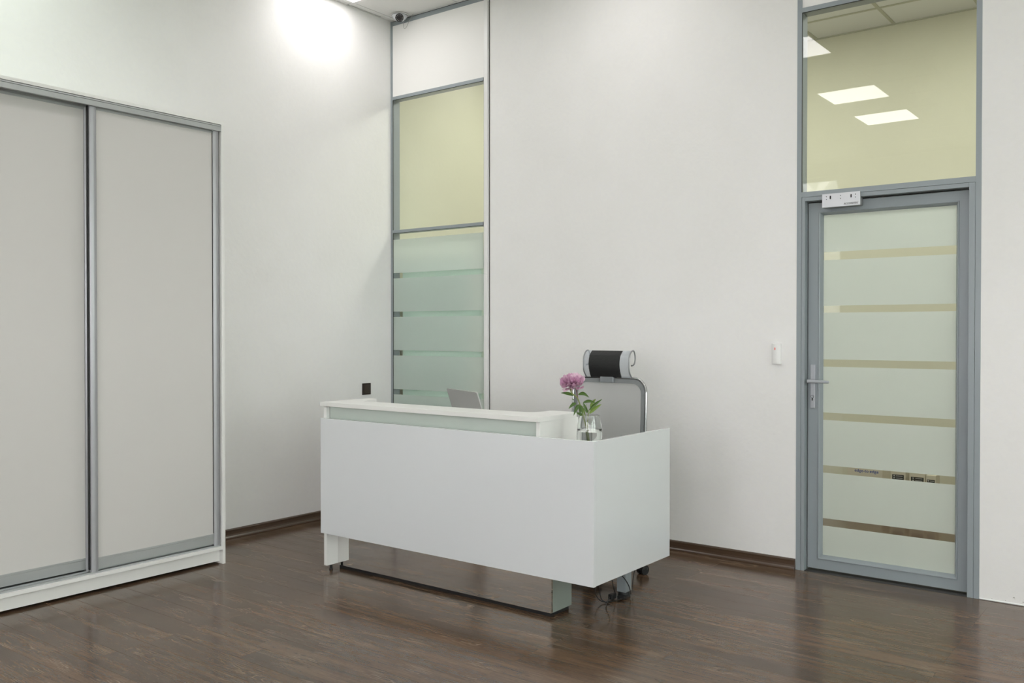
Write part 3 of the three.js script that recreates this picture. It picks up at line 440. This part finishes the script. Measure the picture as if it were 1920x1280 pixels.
  local('headrest_bracket', bx(-0.045, 0.045, 1.035, 1.072, -0.232, -0.212, 0.006), std([0.22, 0.235, 0.25], 0.45), h);
  // lower parts, mostly hidden by the desk
  local('spine', tube([[0, 0.70, -0.235], [0, 0.67, -0.24], [0, 0.62, -0.235], [0, 0.5, -0.20], [0, 0.43, -0.1]], 0.02, 40, 10), M.aluMatte, c);
  const seat = new RoundedBoxGeometry(0.49, 0.07, 0.47, 4, 0.03); seat.translate(0, 0.475, 0.02); local('seat', seat, band, c);
  for (const s of [-1, 1]) { local('armrest_post', tube([[s * 0.2, 0.45, -0.02], [s * 0.275, 0.47, -0.02], [s * 0.28, 0.6, -0.02], [s * 0.28, 0.665, -0.02]], 0.014, 30, 8), M.aluMatte, c); const a = new RoundedBoxGeometry(0.075, 0.025, 0.23, 3, 0.01); a.translate(s * 0.28, 0.676, -0.01); local('armrest_pad', a, M.black, c); }
  local('gas_column', merge([cyl(0, 0.09, 0.3, 0, 0.026), cyl(0, 0.3, 0.44, 0, 0.016)]), M.black, c);
  const a0 = Math.atan2(-0.11, 0.298);
  for (let i = 0; i < 5; i++) {
    const a = a0 + i * 2 * Math.PI / 5, leg = new RoundedBoxGeometry(0.29, 0.03, 0.04, 3, 0.01), lp = leg.attributes.position; for (let q = 0; q < lp.count; q++) { const t = (lp.getX(q) + 0.145) / 0.29; lp.setZ(q, lp.getZ(q) * (1.25 - 0.5 * t)); lp.setY(q, lp.getY(q) * (1.2 - 0.4 * t) - 0.02 * t); } leg.computeVertexNormals(); leg.translate(0.16, 0.1, 0); leg.rotateY(-a); local('base_arm', leg, M.black, c);
    const k = new THREE.Group(); k.name = 'caster'; k.position.set(0.3 * Math.cos(a), 0, 0.3 * Math.sin(a)); k.rotation.y = -a + 0.9; c.add(k);
    for (const s of [-1, 1]) { const wg = new THREE.CylinderGeometry(0.026, 0.026, 0.018, 24); wg.rotateX(Math.PI / 2); wg.translate(0.012, 0.026, s * 0.014); local('wheel', wg, M.black, k); }
    const hood = new THREE.SphereGeometry(0.03, 20, 10, 0, Math.PI * 2, 0, Math.PI / 2); hood.translate(0.01, 0.028, 0); local('caster_hood', hood, M.black, k); local('caster_pin', cyl(0, 0.05, 0.085, 0, 0.006), M.black, k);
  }
}

// ------------------------------------------------------------------ vase and peony
const VX = 2.76, VY = 0.75, VZ = 1.5;
{
  const v = thing('glass_vase', 'clear tumbler vase half full of water at the right corner of the desk', 'vase', [VX, VY, VZ]);
  const O = [[0.0001, 0], [0.052, 0], [0.0565, 0.004], [0.0585, 0.03], [0.059, 0.08], [0.0585, 0.125], [0.0555, 0.155], [0.0505, 0.18], [0.0455, 0.1985], [0.0448, 0.2]], I = [[0.0435, 0.1992], [0.0485, 0.18], [0.0536, 0.155], [0.0566, 0.125], [0.0571, 0.08], [0.0566, 0.03], [0.054, 0.016], [0.0001, 0.014]];
  local('glass', new THREE.LatheGeometry([...O, ...I].map(([x, y]) => new THREE.Vector2(x, y)), 64), M.vase, v);
  const Wt = [[0.0001, 0.0142], [0.0538, 0.0162], [0.0564, 0.03], [0.0569, 0.08], [0.0564, 0.125], [0.0553, 0.139], [0.0001, 0.1385]];
  local('water', new THREE.LatheGeometry(Wt.map(([x, y]) => new THREE.Vector2(x, y)), 64), M.water, v);
}
{
  const f = thing('peony', 'pink peony with green leaves standing in the glass vase', 'flower', [VX, VY, VZ]), r = rng(21);
  const tubeT = (pts, r0, r1) => { const g = tube(pts, 1, 40, 8), p = g.attributes.position, curve = new THREE.CatmullRomCurve3(pts.map((q) => V(...q)), false, 'centripetal'); for (let i = 0; i < p.count; i++) { const t = Math.floor(i / 9) / 40, c = curve.getPointAt(Math.min(1, t)), rr = r0 + (r1 - r0) * t; p.setXYZ(i, c.x + (p.getX(i) - c.x) * rr, c.y + (p.getY(i) - c.y) * rr, c.z + (p.getZ(i) - c.z) * rr); } return g; };
  local('stem', tubeT([[0.012, 0.016, -0.008], [-0.004, 0.079, 0.002], [-0.011, 0.14, 0.008], [-0.023, 0.193, 0.016], [-0.036, 0.251, 0.026], [-0.044, 0.275, 0.031], [-0.052, 0.287, 0.037], [-0.066, 0.30, 0.047], [-0.071, 0.325, 0.05]], 0.0032, 0.003), M.stem, f);
  local('stem', tubeT([[0.02, 0.016, 0.01], [0.004, 0.09, 0.01], [-0.006, 0.16, 0.008], [-0.006, 0.2, 0.004], [-0.002, 0.225, 0.001]], 0.0032, 0.0022), M.stem, f);
  local('stem', tubeT([[-0.044, 0.277, 0.031], [-0.047, 0.30, 0.033], [-0.056, 0.332, 0.036]], 0.0018, 0.0016), M.sepal, f);
  local('stem', tubeT([[-0.036, 0.25, 0.026], [-0.022, 0.238, 0.018], [-0.012, 0.24, 0.012], [-0.01, 0.25, 0.01]], 0.0012, 0.001), M.stem, f);
  const view = V(0.54, 0.12, 0.83).normalize();
  function leafBlade(a, b, wd, pale, bend = 0.12, roll = 0) {
    const A = V(...a), B = V(...b), dir = B.clone().sub(A), L = dir.length(), u = dir.clone().normalize(), side = u.clone().cross(view).normalize().applyAxisAngle(u, roll), up = side.clone().cross(u).normalize(), n = 14, m = 6, pos = [], ix = [], uv = [];
    for (let i = 0; i <= n; i++) { const t = i / n, w = 0.88 * wd * Math.pow(Math.sin(Math.PI * Math.pow(t, 0.72)), 0.85) * (1 - 0.12 * t); for (let j = 0; j <= m; j++) { const s = j / m * 2 - 1, c = A.clone().addScaledVector(u, L * t).addScaledVector(V(0, 1, 0), bend * L * Math.sin(Math.PI * t)).addScaledVector(side, w * s).addScaledVector(up, w * 0.45 * Math.abs(s)); pos.push(c.x, c.y, c.z); uv.push(t, s); } }
    for (let i = 0; i < n; i++) for (let j = 0; j < m; j++) { const k = i * (m + 1) + j; ix.push(k, k + 1, k + m + 2, k, k + m + 2, k + m + 1); }
    const g = new THREE.BufferGeometry(); g.setAttribute('position', new THREE.Float32BufferAttribute(pos, 3)); g.setAttribute('uv', new THREE.Float32BufferAttribute(uv, 2)); g.setIndex(ix); g.computeVertexNormals(); local('leaf', g, pale ? M.leafPale : M.leafGreen, f);
  }
  leafBlade([-0.058, 0.29, 0.04], [-0.106, 0.301, 0.078], 0.0085, 0, 0.05); leafBlade([-0.043, 0.294, 0.03], [-0.002, 0.279, -0.001], 0.0095, 0, 0.2);
  leafBlade([-0.050, 0.256, 0.035], [-0.077, 0.228, 0.057], 0.0085, 0, 0.1); leafBlade([-0.036, 0.249, 0.027], [-0.058, 0.197, 0.044], 0.0095, 0, 0.14);
  leafBlade([-0.036, 0.249, 0.026], [-0.031, 0.202, 0.03], 0.0085, 0, 0.1); leafBlade([-0.033, 0.24, 0.022], [-0.014, 0.195, 0.012], 0.0075, 1, 0.1);
  leafBlade([-0.023, 0.196, 0.016], [-0.050, 0.212, 0.037], 0.0075, 0, 0.05); leafBlade([-0.008, 0.21, 0.006], [-0.023, 0.259, 0.02], 0.008, 0, 0.02);
  leafBlade([-0.025, 0.257, 0.017], [0.024, 0.254, -0.016], 0.0082, 0, 0.14); leafBlade([-0.003, 0.222, 0.001], [0.046, 0.274, -0.037], 0.0085, 0, 0.06, 0.5);
  leafBlade([-0.003, 0.207, -0.001], [0.044, 0.250, -0.033], 0.0095, 1, 0.06); leafBlade([0.0, 0.235, -0.004], [0.022, 0.274, -0.019], 0.0075, 1, 0.1);
  leafBlade([-0.033, 0.246, 0.024], [-0.02, 0.205, 0.03], 0.008, 0, 0.08, -0.4); leafBlade([-0.06, 0.268, 0.04], [-0.066, 0.275, 0.045], 0.003, 0, 0);
  // petals round the flower's axis
  const C = V(-0.064, 0.352, 0.044), axis = V(-0.12, 1, 0.05).normalize(), q0 = new THREE.Quaternion().setFromUnitVectors(V(0, 1, 0), axis);
  function petal(size, wide, cup, ruffle, seed) {
    const n = 10, m = 10, pos = [], ix = [], uv = [], rr = rng(seed), ph = rr() * 6, fr = 3 + rr() * 3;
    for (let i = 0; i <= n; i++) { const t = i / n; for (let j = 0; j <= m; j++) { const s = j / m * 2 - 1, w = wide * Math.pow(Math.sin(Math.PI * (0.08 + 0.68 * t)), 0.7) * (0.35 + 0.65 * t), notch = 1 - 0.10 * t * Math.abs(Math.sin(fr * s + ph)) - 0.12 * s * s * t; const y = size * t * notch; const cupZ = cup * size * (t * t - 0.9 * t) * 1.5 - cup * 0.5 * w * s * s; pos.push(w * s, y, -cupZ + ruffle * size * t * t * Math.sin(fr * 1.7 * s + ph)); uv.push(s, t); } }
    for (let i = 0; i < n; i++) for (let j = 0; j < m; j++) { const k = i * (m + 1) + j; ix.push(k, k + 1, k + m + 2, k, k + m + 2, k + m + 1); }
    const g = new THREE.BufferGeometry(); g.setAttribute('position', new THREE.Float32BufferAttribute(pos, 3)); g.setAttribute('uv', new THREE.Float32BufferAttribute(uv, 2)); g.setIndex(ix); g.computeVertexNormals(); return g;
  }
  const shapes = [0, 1, 2, 3, 4, 5].map((k) => petal(1, 0.55 + 0.05 * (k % 3), 0.5, 0.07 + 0.02 * k, 100 + k));
  const rings = [[7, 0.050, 118, -0.002], [9, 0.052, 92, 0.003], [9, 0.055, 68, 0.006], [8, 0.046, 46, 0.008], [6, 0.037, 26, 0.01], [5, 0.03, 8, 0.012]];
  rings.forEach(([n, size, lean, lift], k) => { for (let i = 0; i < n; i++) {
    const o = local('petal', shapes[(i + k * 2) % 6], petalMats[Math.floor(r() * 3)], f), a = (i + 0.5 * (k % 2) + 0.35 * (r() - 0.5)) / n * Math.PI * 2, s = size * (0.85 + 0.3 * r());
    o.scale.set(s, s, s); o.position.copy(C).addScaledVector(axis, lift - 0.008).add(V(Math.sin(a), 0, Math.cos(a)).multiplyScalar(0.004));
    o.quaternion.copy(q0).multiply(new THREE.Quaternion().setFromEuler(new THREE.Euler(0, a, 0))).multiply(new THREE.Quaternion().setFromEuler(new THREE.Euler((lean + 16 * (r() - 0.5)) * Math.PI / 180, 0, 0.3 * (r() - 0.5))));
  } });
  for (let i = 0; i < 3; i++) { const o = local('sepal', shapes[i], M.sepal, f), a = i * 2.1 + 0.6; o.scale.setScalar(0.02); o.position.copy(C).addScaledVector(axis, -0.022); o.quaternion.copy(q0).multiply(new THREE.Quaternion().setFromEuler(new THREE.Euler(0, a, 0))).multiply(new THREE.Quaternion().setFromEuler(new THREE.Euler(0.9, 0, 0))); }
}

// ------------------------------------------------------------------ small wall and ceiling fittings
{
  const s = thing('wall_switch', 'dark brown square switch on the left wall above the desk counter', 'switch', [0, 0.901, 0.2625]);
  part('switch_frame', bx(0.0002, 0.008, 0.858, 0.944, 0.2205, 0.3045, 0.0025), M.socket, s); part('rocker', bx(0.007, 0.0115, 0.872, 0.93, 0.2345, 0.2905, 0.002), std([0.045, 0.03, 0.024], 0.3), s);
}
{
  const s = thing('card_reader', 'small white card reader with a red light beside the grey door', 'card reader', [3.057, 1.204, 0]);
  const c = new THREE.Shape(); c.moveTo(-0.023, 0); c.lineTo(0.023, 0); c.lineTo(0.023, 0.012); c.quadraticCurveTo(0.0, 0.027, -0.023, 0.012); c.closePath();
  const g = extrude(c, 0.112, 0.0022); g.rotateX(Math.PI / 2); const p = g.attributes.position; for (let i = 0; i < p.count; i++) p.setZ(i, p.getZ(i)); g.computeBoundingBox(); g.translate(0, 0.056, -g.boundingBox.min.z); g.computeVertexNormals();
  local('reader_body', g, M.plasticWhite, s); part('reader_bump', bx(3.05, 3.062, 1.16, 1.205, 0.019, 0.0225, 0.0015), M.plasticWhite, s);
  const l = new THREE.CapsuleGeometry(0.0034, 0.009, 6, 12); l.translate(3.0525, 1.2325, 0.0215); part('indicator', l, M.red, s);
}
{
  const s = thing('security_camera', 'white dome security camera with dark lens and loose cable in the ceiling corner', 'camera', [0.165, H, 0.07]);
  const P = [[0.0001, -0.004], [0.05, -0.004], [0.064, -0.002], [0.066, 0.0], [0.066, 0.0015], [0.0001, 0.0015]].map(([x, y]) => new THREE.Vector2(x, y)); local('mount', new THREE.LatheGeometry(P, 48).translate(0, -0.0016, 0), M.plasticWhite, s);
  const Q = [[0.0001, -0.046], [0.018, -0.0445], [0.034, -0.038], [0.047, -0.026], [0.056, -0.012], [0.06, -0.004], [0.0001, -0.004]].map(([x, y]) => new THREE.Vector2(x, y)); const m = phys([0.74, 0.76, 0.80], 0.3, { clearcoat: 0.5 }); local('housing', new THREE.LatheGeometry(Q, 48), m, s);
  const eye = new THREE.Group(); eye.name = 'lens_unit'; eye.position.set(0.014, -0.024, 0.016); eye.scale.setScalar(1.15); eye.quaternion.setFromUnitVectors(V(0, 0, 1), V(0.62, -0.42, 0.66).normalize()); s.add(eye);
  const lens = new THREE.CylinderGeometry(0.0265, 0.029, 0.03, 32); lens.rotateX(Math.PI / 2); lens.translate(0, 0, 0.012); local('lens_ring', lens, M.blackGloss, eye);
  const dots = []; for (let i = 0; i < 12; i++) { const a = i / 12 * 6.283, d = new THREE.SphereGeometry(0.0021, 10, 8); d.translate(0.0195 * Math.cos(a), 0.0195 * Math.sin(a), 0.027); dots.push(d); } local('infrared_lamps', merge(dots), M.greyLight, eye);
  const gl = new THREE.CylinderGeometry(0.009, 0.0105, 0.006, 24); gl.rotateX(Math.PI / 2); gl.translate(0, 0, 0.029); local('lens', gl, M.blackGloss, eye);
  local('cable', tube([[0.03, -0.02, -0.02], [0.034, -0.05, -0.012], [0.03, -0.085, -0.01], [0.036, -0.105, -0.012], [0.048, -0.1, -0.018], [0.062, -0.06, -0.03], [0.085, -0.012, -0.046], [0.09, 0.002, -0.05]], 0.0016, 60, 6), std([0.42, 0.41, 0.39], 0.5), s);
}

renderer.render(scene, camera);
